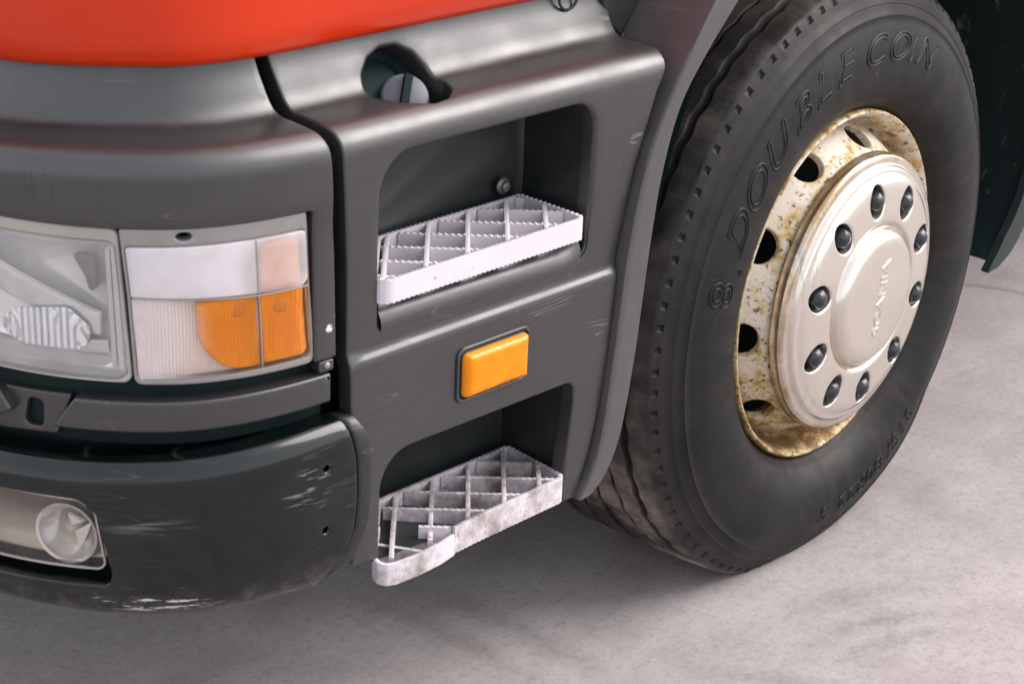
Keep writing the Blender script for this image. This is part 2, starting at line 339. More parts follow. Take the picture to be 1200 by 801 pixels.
def sheet(name, outline, holes, mapf, mat, parent, thick=.004, bevel=.003, grid=.02, h=.012, extra=None, nb=3, back=False, flare=0.0, xs=None, ys=None, angle=42):
    """a moulded panel: outline with holes in panel coordinates, rounded edges, real thickness, bent by mapf(u, v, d)"""
    loops = []
    for k, L in enumerate([outline] + list(holes)):
        L = resample(np.array(L, float), h)
        if (area(L) > 0) != (k == 0): L = L[::-1]
        loops.append(L)
    bev = list(bevel) if hasattr(bevel, '__len__') else [bevel] * len(loops)
    front = [inset(L, b_) for L, b_ in zip(loops, bev)]
    pts = [tuple(p) for L in front for p in L]; edges = []; k0 = 0
    for L in front:
        edges += [(k0 + i, k0 + (i + 1) % len(L)) for i in range(len(L))]; k0 += len(L)
    nb_ = len(pts); lo, hi = front[0].min(0), front[0].max(0)
    if extra is None:
        gx = np.arange(lo[0] + grid * .5, hi[0], grid) if xs is None else np.array(xs)
        gy = np.arange(lo[1] + grid * .5, hi[1], grid) if ys is None else np.array(ys)
        gp = np.array([(x, y) for x in gx for y in gy])
    else: gp = np.array(extra, float)
    if len(gp):
        ok = inside(gp, front[0])
        for L in front[1:]: ok &= ~inside(gp, L)
        gp = gp[ok]; B = np.array(pts)
        mind = np.array([np.min((B[:, 0] - p[0]) ** 2 + (B[:, 1] - p[1]) ** 2) for p in gp]) if len(gp) else np.zeros(0)
        lim = (min(grid, .012) * .35) ** 2
        gp = gp[mind > lim]; pts += [tuple(p) for p in gp]
    V, E_, F, ov, oe, of = delaunay_2d_cdt([Vector(p) for p in pts], edges, [], 0, 1e-7)
    V = np.array([tuple(v) for v in V]); cen = np.array([V[list(f)].mean(0) for f in F])
    ok = inside(cen, front[0])
    for L in front[1:]: ok &= ~inside(cen, L)
    F = [tuple(f) for f, q in zip(F, ok) if q]
    first = {}
    for i, o in enumerate(ov):
        for j in o: first[j] = i
    W = list(mapf(V[:, 0], V[:, 1], np.zeros(len(V)))); faces = list(F); k0 = 0
    for L, Fr, bevel in zip(loops, front, bev):
        n = len(L); prev = [first.get(k0 + i, 0) for i in range(n)]; k0 += n
        rows = [(bevel * (1 - math.sin(a)), -bevel * (1 - math.cos(a))) for a in np.linspace(0, PI / 2, nb + 1)[1:]] + [(-flare, -thick)]
        for ins, d in rows:
            Q = inset(L, ins); base = len(W); W += list(mapf(Q[:, 0], Q[:, 1], np.full(n, d)))
            cur = [base + i for i in range(n)]
            faces += [(prev[i], cur[i], cur[(i + 1) % n], prev[(i + 1) % n]) for i in range(n)]; prev = cur
        if back and L is loops[0] and len(loops) == 1: faces.append(tuple(prev[::-1]))
    return obj(name, W, faces, mat, parent, angle=angle)
def sub(parent, o, label=None):
    o.parent = parent
    if label: o['label'] = label
    return o

# ------------------------------------------------------------------ the truck's plan line and panel profile
CP = np.array([(3.0, -.05), (1.5, -.05), (0.6, -.05), (-.3, -.05), (-.8, -.05), (-1.0, -.05), (-1.10, -.0505), (-1.16, -.049), (-1.22, -.043), (-1.28, -.029), (-1.34, -.002), (-1.395, .044), (-1.44, .10), (-1.475, .165), (-1.50, .235), (-1.52, .32), (-1.537, .45), (-1.548, .65), (-1.552, 1.2)])
CP = np.vstack([CP, CP[-2::-1] * [1, -1] + [0, 2.4]])
def catmull(c, n=20):
    c = np.vstack([2 * c[0] - c[1], c, 2 * c[-1] - c[-2]]); out = []
    for i in range(1, len(c) - 2):
        p = c[i - 1:i + 3]; t = np.concatenate([[0], np.cumsum(np.linalg.norm(np.diff(p, axis=0), axis=1) ** .5)])
        for k in range(n):
            q = t[1] + (t[2] - t[1]) * k / n
            A = [(t[j + 1] - q) / (t[j + 1] - t[j]) * p[j] + (q - t[j]) / (t[j + 1] - t[j]) * p[j + 1] for j in range(3)]
            B = [(t[j + 2] - q) / (t[j + 2] - t[j]) * A[j] + (q - t[j]) / (t[j + 2] - t[j]) * A[j + 1] for j in range(2)]
            out.append((t[2] - q) / (t[2] - t[1]) * B[0] + (q - t[1]) / (t[2] - t[1]) * B[1])
    out.append(c[-2]); return np.array(out)
PD = catmull(CP); PS = np.concatenate([[0], np.cumsum(np.linalg.norm(np.diff(PD, axis=0), axis=1))]) - 3.0
PT = np.gradient(PD, PS, axis=0); PT /= np.linalg.norm(PT, axis=1)[:, None]; PN = np.stack([-PT[:, 1], PT[:, 0]], 1)
def surf(s, z, o=0.):
    """point of the truck skin: s metres forward of the axle along the bumper line, z up, o outwards"""
    s, z, o = np.broadcast_arrays(*[np.asarray(q, float) for q in (s, z, o)])
    x, y = np.interp(s, PS, PD[:, 0]), np.interp(s, PS, PD[:, 1]); nx, ny = np.interp(s, PS, PN[:, 0]), np.interp(s, PS, PN[:, 1])
    w = np.clip((s - 1.38) / .4, 0, 1); w = w * w * (3 - 2 * w); zz = z - .016 * w * np.clip((z - .90) / .05, 0, 1)
    return np.stack([x + nx * o, y + ny * o, zz], -1)
PR_UP = [(0, .90), (0, .945), (-.003, .957), (-.011, .967), (-.022, .9735), (-.045, .9765), (-.068, .978), (-.088, .980), (-.100, .989), (-.112, 1.010), (-.122, 1.03), (-.128, 1.05), (-.130, 1.075), (-.130, 1.10)]
PR_SIDE = np.array([(0, .30), (0, .664), (-.0012, .6700), (-.0062, .6765), (-.0075, .683), (-.0068, .70), (-.003, .80)] + PR_UP)
PR_FRONT = np.array([(-.004, .30), (-.004, .86)] + PR_UP)
def smooth_profile(p, idx=6):
    q = catmull(p[idx:], 6); return np.vstack([p[:idx], q])
def profile_map(PR, off=0.):
    V = np.concatenate([[0], np.cumsum(np.linalg.norm(np.diff(PR, axis=0), axis=1))]) + PR[0, 1]
    T = np.gradient(PR, V, axis=0); T /= np.linalg.norm(T, axis=1)[:, None]      # (o, z)
    def f(u, v, d):
        d = d + off
        o = np.interp(v, V, PR[:, 0]) + d * np.interp(v, V, T[:, 1]); z = np.interp(v, V, PR[:, 1]) - d * np.interp(v, V, T[:, 0])
        return surf(u, z, o)
    f.V = V; f.PR = PR; return f
def zv(f, z): return float(np.interp(z, f.PR[:, 1], f.V))
map_side = profile_map(smooth_profile(PR_SIDE, 8)); map_front = profile_map(smooth_profile(PR_FRONT, 3))
def flat(o=0., dz=None):
    def f(u, v, d): return surf(u, v, o + d)
    return f

# ------------------------------------------------------------------ ground
M_joint = simple('joint_filler', (.17, .148, .145), .85)
gv = [(-60, -60, 0), (60, -60, 0), (60, 60, 0), (-60, 60, 0)]
gr = obj('concrete_yard', gv, [(0, 1, 2, 3)], M_con, smooth=False); gr['kind'] = 'structure'
j0, j1 = np.array([1.294, .493]), np.array([1.341, .362]); jd = (j1 - j0) / np.linalg.norm(j1 - j0)
mb = MB(); jp = []
for t in np.linspace(-1.5, 12, 120):
    c = j0 + jd * t + np.array([-jd[1], jd[0]]) * (.012 * math.sin(t * 7) + .007 * math.sin(t * 23)); w = .0018 + .001 * math.sin(t * 31)
    jp.append([(c[0] + jd[1] * w, c[1] - jd[0] * w, .004), (c[0] - jd[1] * w, c[1] + jd[0] * w, .004)])
jo = mb.grid(np.array(jp)).build('pavement_joint', M_joint, smooth=False); jo['kind'] = 'structure'

# ------------------------------------------------------------------ the truck
truck = bpy.data.objects.new('truck', None); C.objects.link(truck); truck.location = (0, 0, 0)
truck['label'] = 'red truck cab corner with dark grey plastic step panel, headlamps and rusty wheel'
truck['category'] = 'truck'

# cab body
s_full = np.concatenate([np.linspace(-1.6, 1.0, 30), np.linspace(1.03, 2.0, 60), np.linspace(2.1, 2.9, 12), np.linspace(2.95, 4.0, 60), np.linspace(4.1, 6.3, 20)])
body_pr = np.array([(-.16, 1.056), (-.128, 1.0455), (-.118, 1.0445), (-.112, 1.047), (-.107, 1.056), (-.102, 1.082), (-.097, 1.13), (-.092, 1.20), (-.088, 1.30), (-.088, 1.55), (-.10, 1.9), (-.14, 2.4), (-.22, 2.62), (-.5, 2.70)])
A = np.stack([surf(s_full, z, o) for o, z in body_pr], 1)
mb = MB().grid(A)
n_ = len(body_pr); top = [i * n_ + n_ - 1 for i in range(len(s_full))]; mb.f.append(tuple(top))
bot = [i * n_ for i in range(len(s_full))]; mb.f.append(tuple(bot[::-1]))
mb.build('cab_body', M_red, truck, angle=60)

# dark inner structure that shows in every gap
inner_pr = np.array([(-.06, .43), (-.06, .90), (-.075, .93), (-.16, .95), (-.17, 1.07)])
A = np.stack([surf(np.concatenate([np.linspace(1.08, 2.0, 70), np.linspace(2.1, 2.9, 10), np.linspace(3, 3.9, 40)]), z, o) for o, z in inner_pr], 1)
# behind the lamps the wall sits deeper
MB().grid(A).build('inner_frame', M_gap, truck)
def box(mb, x0, x1, y0, y1, z0, z1):
    v = [(x, y, z) for x in (x0, x1) for y in (y0, y1) for z in (z0, z1)]
    return mb.add(v, [(0, 1, 3, 2), (4, 6, 7, 5), (0, 4, 5, 1), (2, 3, 7, 6), (0, 2, 6, 4), (1, 5, 7, 3)])
mb = MB(); box(mb, -1.30, -.62, .16, 2.24, .47, 1.02); box(mb, -.62, 1.6, .50, 1.9, .50, 1.05); box(mb, 1.6, 6.0, .15, 2.25, .75, 1.05)
box(mb, -.62, .8, .02, .50, 1.16, 1.20); box(mb, -.06, .06, .30, 2.1, .40, .52)
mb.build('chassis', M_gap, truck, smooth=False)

# ---- step panel
mf = map_side; VT = float(mf.V[-1])
panel_out = [(1.120, .384), (1.122, .46), (1.124, .58), (1.127, zv(mf, .675)), (1.131, .80), (1.1405, zv(mf, .93)), (1.1425, .965), (1.147, 1.04), (1.152, 1.075), (1.159, 1.13), (1.161, VT),
             (.542, VT), (.547, 1.066), (.549, 1.033), (.541, .992), (.544, .965), (.547, .952), (.564, .918 + .004), (.599, .818), (.6195, .709), (.632, .566), (.6375, .50), (.662, .40), (.688, .336),
             (.7146, .337), (.7135, .395), (.7070, .445), (.7025, .49), (.7025, .525), (1.073, .5285), (1.0745, .40), (1.0735, .379)]
rad = [.004] * len(panel_out); rad[28] = .024; rad[29] = .052; rad[14] = .004; rad[15] = .004
po = rounded(panel_out, rad)
rec1 = rounded([(1.0800, .932 + .003), (1.0790, .82), (1.0735, .7080), (.715, .7020), (.6885, .716), (.6855, .80), (.6895, .9335)], [.058, .02, .006, .028, .022, .02, .040], 8)
knob = rounded([(1.014, 1.0795), (.998, 1.098), (.974, 1.1075), (.948, 1.107), (.924, 1.093), (.909, 1.069), (.906, 1.036), (.918, 1.0105), (.942, .9925), (.970, .989), (1.002, 1.0075), (1.020, 1.0405), (1.019, 1.0615)], .015, 3)
mark = rounded([(.937, .636), (.937, .5635), (.806, .5635), (.806, .636)], .012)
ys = np.concatenate([np.arange(.32, .66, .03), np.linspace(.662, .688, 14), np.arange(.73, .93, .03), np.linspace(.94, VT, 34)])
panel = sheet('step_panel', po, [rec1, knob, mark], mf, M_panel, truck, thick=.024, bevel=(.0032, .007, .006, .003), xs=np.arange(.55, 1.17, .022), ys=ys, h=.010, nb=5)
# well liners of the two steps: walls that taper inwards to a back plate
def well(name, loop, back_loop, depth, o0, mat, rim=.006):
    A = np.array(loop); B = np.array(back_loop); rows = [surf(A[:, 0], A[:, 1], o0)]
    for t in (.05, .3, .6, .85, .95, 1.0):
        k = t if t < .9 else (.90 + (t - .9) * .6 if t < 1 else 1)
        Q = A + (B - A) * k; rows.append(surf(Q[:, 0], Q[:, 1], o0 - depth * t))
    Q = B.copy(); Q = B + (B.mean(0) - B) * .06; rows.append(surf(Q[:, 0], Q[:, 1], o0 - depth - .006))
    G = np.stack(rows, 0); mb = MB().grid(G, closed_v=True); n = len(A); k = (len(rows) - 1) * n
    mb.f.append(tuple(range(k, k + n))); return mb.build(name, mat, panel, angle=35)
loop = resample(rounded([(1.0820, .937), (1.0810, .82), (1.0755, .7035), (.713, .6975), (.6865, .713), (.6835, .80), (.6875, .9355)], [.058, .02, .006, .028, .022, .02, .040], 8), .03)
bl = loop.copy(); bl[:, 1] = np.where(bl[:, 1] < .73, .732 + (bl[:, 1] - .70) * .2, bl[:, 1] * 1.0); bl[:, 1] = np.where(bl[:, 1] > .9, bl[:, 1] - .012, bl[:, 1])
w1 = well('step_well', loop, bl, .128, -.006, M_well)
loop = resample(rounded([(.700, .345), (.6995, .49), (.6995, .528), (1.076, .532), (1.0775, .40), (1.077, .37)], [.002, .004, .024, .052, .01, .004], 8), .03)
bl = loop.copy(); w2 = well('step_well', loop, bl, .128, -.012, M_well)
pw = []
for s_ in np.linspace(.700, 1.0725, 40):
    e = min(1, (s_ - .700) / .03); zt_ = .7005 + (s_ - .70) * .016
    pw.append([surf(s_, zt_ + dz + (1 - e) ** 2 * .012, o) for o, dz in ((-.090, .036), (-.050, .034), (-.030, .0305), (-.018, .025), (-.0095, .017), (-.0055, .008), (-.0042, .001), (-.0044, -.005), (-.0095, -.0075))])
MB().grid(np.array(pw)).build('well_sill', M_panel, panel)
bo = np.array(surf(.7306, .787, -.128)); mb = MB()
def disc_dome(mb, c, ax, r, hgt, seg=20, rows=4, flat_top=.4):
    ax = np.array(ax, float); ax /= np.linalg.norm(ax); a = np.cross(ax, [0, 0, 1] if abs(ax[2]) < .9 else [1, 0, 0]); a /= np.linalg.norm(a); b = np.cross(ax, a)
    th = np.linspace(0, 2 * PI, seg, endpoint=False); R = []
    for t in np.linspace(0, 1, rows):
        rr = r * (1 - (1 - flat_top) * t ** 2); R.append([c + (a * math.cos(q) + b * math.sin(q)) * rr + ax * hgt * (1 - (1 - t) ** 2 if rows > 2 else t) for q in th])
    mb.grid(np.array(R), closed_v=True); k = len(mb.v) - seg; mb.f.append(tuple(range(k, k + seg))); return mb
disc_dome(mb, bo, (0, -1, 0), .0125, .004); disc_dome(mb, bo + [0, -.004, 0], (0, -1, 0), .008, .006)
mb.build('bolt', M_screw, w1)

# marker lamp
ml = sheet('marker_lamp', rounded([(.9345, .6335), (.9345, .5665), (.8085, .5665), (.8085, .6335)], .010), [], flat(.004), M_black, panel, thick=.02, bevel=.003, grid=.03)
def lens_bulge(o0, cx, cz, hx, hz, amp):
    def f(u, v, d):
        k = np.clip(1 - np.maximum(np.abs((u - cx) / hx), np.abs((v - cz) / hz)), 0, .22) / .22
        return surf(u, v, o0 + d + amp * (1 - (1 - k) ** 2))
    return f
mk = sheet('amber_lens', rounded([(.9328, .6318), (.9328, .5690), (.8105, .5690), (.8105, .6318)], .008), [], lens_bulge(.006, .8715, .6005, .0612, .0314, .009), M_marker, ml, thick=.008, bevel=.003, xs=np.concatenate([np.linspace(.815, .828, 5), np.linspace(.84, .905, 6), np.linspace(.915, .928, 5)]), ys=np.concatenate([np.linspace(.573, .582, 4), np.linspace(.588, .613, 5), np.linspace(.618, .627, 4)]))
# thin bright lip under the marker
sheet('marker_lip', rounded([(.941, .640), (.941, .5595), (.802, .5595), (.802, .640)], .014), [rounded([(.9360, .6350), (.9360, .5650), (.8070, .5650), (.8070, .6350)], .011)], flat(.0035), M_trim, ml, thick=.006, bevel=.0016, grid=.02, h=.008)

# turning knob in its recess (drain cap)
pocket = MB(); kl = resample(knob, .01); R = []
for d, q in ((-.015, 1.03), (-.030, .98), (-.036, .85)):
    c = kl.mean(0); L = c + (kl - c) * q; R.append(mf(L[:, 0], L[:, 1], np.full(len(L), d)))
pocket.grid(np.array(R), closed_v=True); n = len(kl); pocket.f.append(tuple(range(2 * n, 3 * n)))
pocket.build('cap_pocket', M_gap, panel)
kc = mf(np.array([.953]), np.array([1.052]), np.array([-.022]))[0]; ax = np.array([-.42, -.62, .62]); ax /= np.linalg.norm(ax)
mb = MB(); disc_dome(mb, kc - ax * .03, ax, .034, .040, 32, 6, .82); kb = mb.build('filler_cap', M_knob, panel)
ua = np.cross(ax, [.25, 0, 1]); ua /= np.linalg.norm(ua); va = np.cross(ax, ua); mb = MB(); R = []
for (w, hh) in ((.006, 0), (.006, .008), (.004, .011)):
    q = kc + ax * (.0085 + hh)
    R.append([q + ua * w + va * .026, q - ua * w + va * .026, q - ua * w - va * .026, q + ua * w - va * .026])
mb.grid(np.array(R), closed_v=True); mb.f.append((8, 9, 10, 11)); mb.build('cap_grip', M_gap, kb)
# ring plug on the upper wall
pc = np.array(surf(.627, 1.041, -.1165)); mb = MB(); R = []
for i in range(28):
    a = 2 * PI * i / 28; dirr = np.array([math.cos(a), 0, math.sin(a)])
    R.append([pc + dirr * (.019 + .0022 * math.cos(b)) + np.array([0, -.0022 * math.sin(b), 0]) for b in np.linspace(0, 2 * PI, 6, endpoint=False)])
mb.grid(np.array(R), closed_u=True, closed_v=True).build('plug_ring', M_black, panel)

# ---- boarding steps
def tri(x): return np.abs((x % 1) - .5) * 2
def strip(mb, path, z0, z1, th, base_o, serr=.0022, pitch=.0085, zoff=None, both=True, step=.0021):
    """an upright flat bar along a path of (s, q): scalloped top (and bottom) edge"""
    path = np.array(path, float); L = np.concatenate([[0], np.cumsum(np.linalg.norm(np.diff(path, axis=0), axis=1))])
    t = np.linspace(0, L[-1], max(3, int(L[-1] / step))); S, Q = np.interp(t, L, path[:, 0]), np.interp(t, L, path[:, 1])
    zo = np.interp(t, L, zoff) if zoff is not None else 0 * t
    dS, dQ = np.gradient(S, t), np.gradient(Q, t); nl = np.hypot(dS, dQ); nS, nQ = -dQ / nl * th / 2, dS / nl * th / 2
    w = serr * (1 - tri(t / pitch) ** 2); top = z1 - w + zo; bt = z0 + (w if both else 0) + zo
    A = np.stack([surf(S + nS, bt, base_o - Q - nQ), surf(S + nS, top - .0006, base_o - Q - nQ), surf(S + nS * .6, top, base_o - Q - nQ * .6), surf(S - nS * .6, top, base_o - Q + nQ * .6), surf(S - nS, top - .0006, base_o - Q + nQ), surf(S - nS, bt, base_o - Q + nQ)], 1)
    mb.grid(A, closed_v=True); k = len(mb.v); n = len(t); b0 = k - n * 6
    mb.f.append(tuple(b0 + i for i in range(6))); mb.f.append(tuple(k - 6 + i for i in range(6)))
def arc(c, r, a0, a1, n=8): return [(c[0] + r * math.cos(a), c[1] + r * math.sin(a)) for a in np.linspace(math.radians(a0), math.radians(a1), n)]
SA, SB, DQ = 1.078, .706, .122
# upper step, whole and white
mb = MB(); path = arc((SA - .016, .016), .016, 0, -90) + arc((SB + .012, .012), .012, -90, -180) + [(SB, DQ), (SA - .105, DQ), (SA - .004, .020), (SA, .014)]
strip(mb, path, .7390, .7735, .006, .004)
st1 = mb.build('boarding_step', M_step, truck, angle=50); st1['label'] = 'clean white step tread'
def clip_bar(s0, sign, lo, hi, q0=.003, q1=DQ - .003, smax=9):
    """a diagonal bar s = s0 + sign*q clipped to lo..hi"""
    qs = np.linspace(q0, q1, 200); ss = s0 + sign * qs; ok = (ss > lo) & (ss < hi) & (ss + qs < smax)
    return None if ok.sum() < 12 else [(ss[ok][0], qs[ok][0]), (ss[ok][-1], qs[ok][-1])]
for k in range(-7, 8):
    for s0, sign in ((1.005 + .0745 * k, -1), (.971 + .0745 * k, 1)):
        b = clip_bar(s0, sign, SB + .003, 1.2, smax=SA + .012)
        if b is None: continue
        mb = MB(); strip(mb, b, .7405, .7728 - (.0006 if sign > 0 else 0), .0064, .004); mb.build('grating_bar', M_step, st1, angle=50)
# lower step: dirty, its forward end broken off and hanging lower
mb = MB(); path = [(.944, -.004), (.90, -.002)] + arc((.731, .014), .014, -90, -180) + [(.7085, DQ), (.965, DQ), (1.012, .076)]
strip(mb, path, .3420, .3835, .007, .004, serr=.0016, zoff=[0, 0] + [0] * 8 + [0, 0, -.002])
st2 = mb.build('boarding_step', M_step2, truck, angle=50); st2['label'] = 'dirty white step tread, broken at its forward end'
mb = MB(); path = [(1.016, .070), (1.066, .024), (1.0745, .012), (1.076, .003), (1.071, -.005), (1.058, -.009), (1.02, -.011), (.975, -.009), (.948, -.006)]
strip(mb, path, .3400, .3720, .006, .006, serr=.0005, zoff=[.008, .006, .005, .004, .003, .002, .001, .001, .003], both=False)
bs = mb.build('broken_strip', M_step2, st2, angle=50); bs['label'] = 'bent front strip, cracked loose'
for k in range(-7, 8):
    for s0, sign in ((.984 + .0715 * k, -1), (.800 + .0715 * k, 1)):
        b = clip_bar(s0, sign, .719, 1.07 if sign < 0 else .975, q0=.001, smax=1.078)
        if b is None: continue
        mb = MB(); strip(mb, b, .3450, .3825 - (.0006 if sign > 0 else 0), .0066, .004, serr=.0012, zoff=[-.008, 0] if s0 > .95 and sign < 0 else None); mb.build('grating_bar', M_step2, st2, angle=50)
for b, za in (([(1.036, .050), (.998, -.004)], -.004), ([(.990, .062), (.962, .012)], -.012), ([(1.012, .076), (.975, .040)], -.010)):
    mb = MB(); strip(mb, b, .346, .3735, .0060, .004, serr=.0004, zoff=[za, za - .004]); mb.build('grating_bar', M_step2, st2, angle=50)

# ---- wheel arch flare
F1 = np.array([(.380, 1.155), (.4623, 1.040), (.526, .9446), (.566, .875), (.5960, .8000), (.6180, .6961), (.6314, .5695), (.6410, .490), (.6501, .4275), (.6669, .3700), (.690, .335)])
F2 = np.array([(.310, 1.135), (.4075, 1.030), (.470, .965), (.521, .897), (.552, .800), (.5683, .6837), (.5780, .590), (.5847, .5297), (.6102, .4010), (.638, .355), (.665, .336)])
up1 = np.array([(-.50, .95), (-.42, 1.12), (-.25, 1.23), (0, 1.275), (.22, 1.245), (.32, 1.195)]); up2 = np.array([(-.47, .90), (-.39, 1.055), (-.24, 1.155), (0, 1.20), (.18, 1.185), (.25, 1.165)])
F1 = catmull(np.vstack([up1, F1]), 6); F2 = catmull(np.vstack([up2, F2]), 6); D12 = F2 - F1; R = []
for fr, o in ((0, -.13), (.01, -.05), (.05, .004), (.07, .0090), (.12, .0108), (.30, .0112), (.65, .0112), (.96, .0108), (1.0, .0085), (1.012, .003), (1.012, -.03), (.96, -.034)):
    Q = F1 + D12 * fr; R.append(surf(Q[:, 0], Q[:, 1], o))
MB().grid(np.array(R).transpose(1, 0, 2)).build('wheel_arch', M_fender, truck, angle=38)

# cab lower side behind the panel, two pieces with a slanted seam
v0 = .925
mfd = flat(-.112)
sheet('cab_skirt', rounded([(.560, 1.12), (.560, 1.030), (.549, .992), (.517, .968), (.4810, 1.009), (.395, 1.12)], [.004, .02, .03, .004, .004, .004]), [], mfd, M_trim, truck, thick=.02, bevel=.006, grid=.03)
sheet('cab_skirt', rounded([(.515, .966), (.479, 1.007), (.393, 1.12), (.36, 1.12), (.44, .99), (.48, .93)], .004), [], flat(-.110), M_trim, truck, thick=.02, bevel=.006, grid=.03)

# ---- lamp surround panel (front)
mf2 = map_front; VT2 = float(mf2.V[-1])
zt = .8845
fo = [(1.1455, .686), (1.147, .75), (1.149, .82), (1.1555, .93), (1.158, .961), (1.163, .9865), (1.168, 1.04), (1.173, 1.08), (1.178, 1.13), (1.180, VT2), (2.75, VT2), (2.75, zt), (1.80, zt), (1.1835, zt), (1.1815, .75), (1.1805, .686)]
rad = [.004] * len(fo); rad[13] = .006
ys2 = np.concatenate([np.arange(.70, .88, .03), np.linspace(.89, VT2, 42)])
fp = sheet('lamp_surround', rounded(fo, rad), [], mf2, M_panel, truck, thick=.03, bevel=.005, xs=np.concatenate([np.linspace(1.15, 1.18, 3), np.arange(1.19, 1.8, .012), np.arange(1.82, 2.75, .04)]), ys=ys2, h=.012, nb=4)
# trim strip under the lamps, bracket and next strip
tr = sheet('trim_strip', rounded([(1.1545, .6670), (1.1545, .6285), (1.5170, .6265), (1.4860, .6675)], [.003, .003, .003, .003]), [], flat(-.004), M_trim, truck, thick=.03, bevel=.0035, xs=np.arange(1.16, 1.51, .012), ys=(.636, .648, .66))
sheet('trim_strip', rounded([(1.588, .6620), (1.571, .6380), (1.60, .6230), (2.6, .6230), (2.6, .6650)], .003), [], flat(-.004), M_trim, truck, thick=.03, bevel=.0035, xs=np.arange(1.60, 2.6, .02), ys=(.636, .648))
bk = sheet('bracket', rounded([(1.495, .6650), (1.66, .6600), (1.66, .6000), (1.518, .6100)], .003), [rounded([(1.5355, .652), (1.5560, .652), (1.5640, .616), (1.5370, .616)], .008)], flat(-.020), M_panel, truck, thick=.008, bevel=.002, xs=np.arange(1.50, 1.66, .012), ys=(.62, .64))
tab = sheet('clip_tab', rounded([(1.1490, .6850), (1.1490, .6700), (1.1720, .6700), (1.1720, .6850)], .003), [], flat(-.006), M_panel, tr, thick=.02, bevel=.002, grid=.01)
mb = MB(); disc_dome(mb, surf(1.1605, .6785, -.006), (-.15, -1, 0), .0045, .003, 14, 4, .3); mb.build('screw', M_frame, tab)
# dark floor between lamps and trim
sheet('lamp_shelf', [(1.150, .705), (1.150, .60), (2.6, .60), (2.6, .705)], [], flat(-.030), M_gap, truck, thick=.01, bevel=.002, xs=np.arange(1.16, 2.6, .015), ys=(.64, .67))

# ---- bumper
def bump_map(u, v, d):
    """v runs 0..1.. along the profile from the back of the ledge to the bottom"""
    return None
bp = np.array([(-.055, .6000), (-.030, .6035), (-.012, .6055), (-.001, .6045), (.008, .5985), (.0145, .588), (.0175, .574), (.0185, .558), (.0185, .50), (.0165, .45), (.012, .410), (.004, .387), (-.010, .376), (-.05, .371)])
bpp = np.vstack([bp[:1], catmull(bp, 5)]); bv = np.concatenate([[0], np.cumsum(np.linalg.norm(np.diff(bpp, axis=0), axis=1))]); bv = -bv; BZ = bpp[:, 1]
bT = np.gradient(bpp, np.arange(len(bpp)), axis=0); bT /= np.linalg.norm(bT, axis=1)[:, None]
def bmap(u, v, d):
    w = -v; q = -bv; o = np.interp(w, q, bpp[:, 0]) - d * np.interp(w, q, bT[:, 1]); z = np.interp(w, q, bpp[:, 1]) + d * np.interp(w, q, bT[:, 0])
    k = np.clip((u - 1.16) / .44, 0, 1.2); z = z - .020 * k * np.clip((z - .54) / .05, 0, 1)
    return surf(u, z, o)
def bz(z): return float(-np.interp(-z, -bpp[8:, 1], -bv[8:]))   # v for a height on the face
vb, vt = float(bv[-1]), 0.0
bout = [(1.150, -.004), (1.140, bz(.598)), (1.130, bz(.55)), (1.1275, bz(.50)), (1.131, bz(.45)), (1.146, bz(.415)), (1.168, bz(.392)), (1.19, vb), (2.9, vb), (2.9, -.004)]
fog_o = [(1.4830, bz(.5470)), (1.4580, bz(.525)), (1.4440, bz(.4450)), (1.4470, bz(.428)), (1.90, bz(.415)), (1.90, bz(.5400))]
hl = [np.array([(cx + .0042 * math.cos(a), bz(cz) + .0042 * math.sin(a)) for a in np.linspace(0, 2 * PI, 10, endpoint=False)]) for cx, cz in ((1.1775, .551), (1.1775, .4640))]
ysb = np.concatenate([np.linspace(vt - .01, bz(.56), 16), np.linspace(bz(.54), bz(.43), 6), np.linspace(bz(.42), vb + .01, 9)])
bump = sheet('bumper', rounded(bout, [.003, .012, .02, .02, .02, .02, .012, .003, .003, .003]), [rounded(fog_o, [.026, .022, .010, .010, .01, .01], 8)] + hl, bmap, M_bump, truck, thick=.012, bevel=.0045, xs=np.concatenate([np.arange(1.15, 1.9, .012), np.arange(1.93, 2.9, .05)]), ys=ysb, h=.010, nb=4)
M_cap = plastic('cap_plastic', (.014, .0145, .015), .36, scr=.1)
# separate end cap round the bumper corner
cap = [(1.149, -.030), (1.1385, bz(.598)), (1.1285, bz(.55)), (1.126, bz(.50)), (1.1295, bz(.45)), (1.1445, bz(.415)), (1.1665, bz(.392)), (1.172, vb + .02),
       (1.150, vb + .02), (1.1320, bz(.395)), (1.1150, bz(.420)), (1.1050, bz(.455)), (1.1020, bz(.50)), (1.1030, bz(.54)), (1.1080, bz(.575)), (1.1165, bz(.596)), (1.131, -.030)]
sheet('end_cap', rounded(cap, .006), [], lambda u, v, d: bmap(u, v, d - .001), M_cap, bump, thick=.05, bevel=.005, grid=.012, h=.010)
mb = MB()   # folded metal foot under the bumper corner
box(mb, 0, .032, 0, .03, 0, .005)
mb.v = [tuple(surf(1.176 - v[0], .371 + v[2] + v[0] * .35, -.012 - v[1])) for v in mb.v]; mb.build('mounting_foot', M_screw, bump, smooth=False)
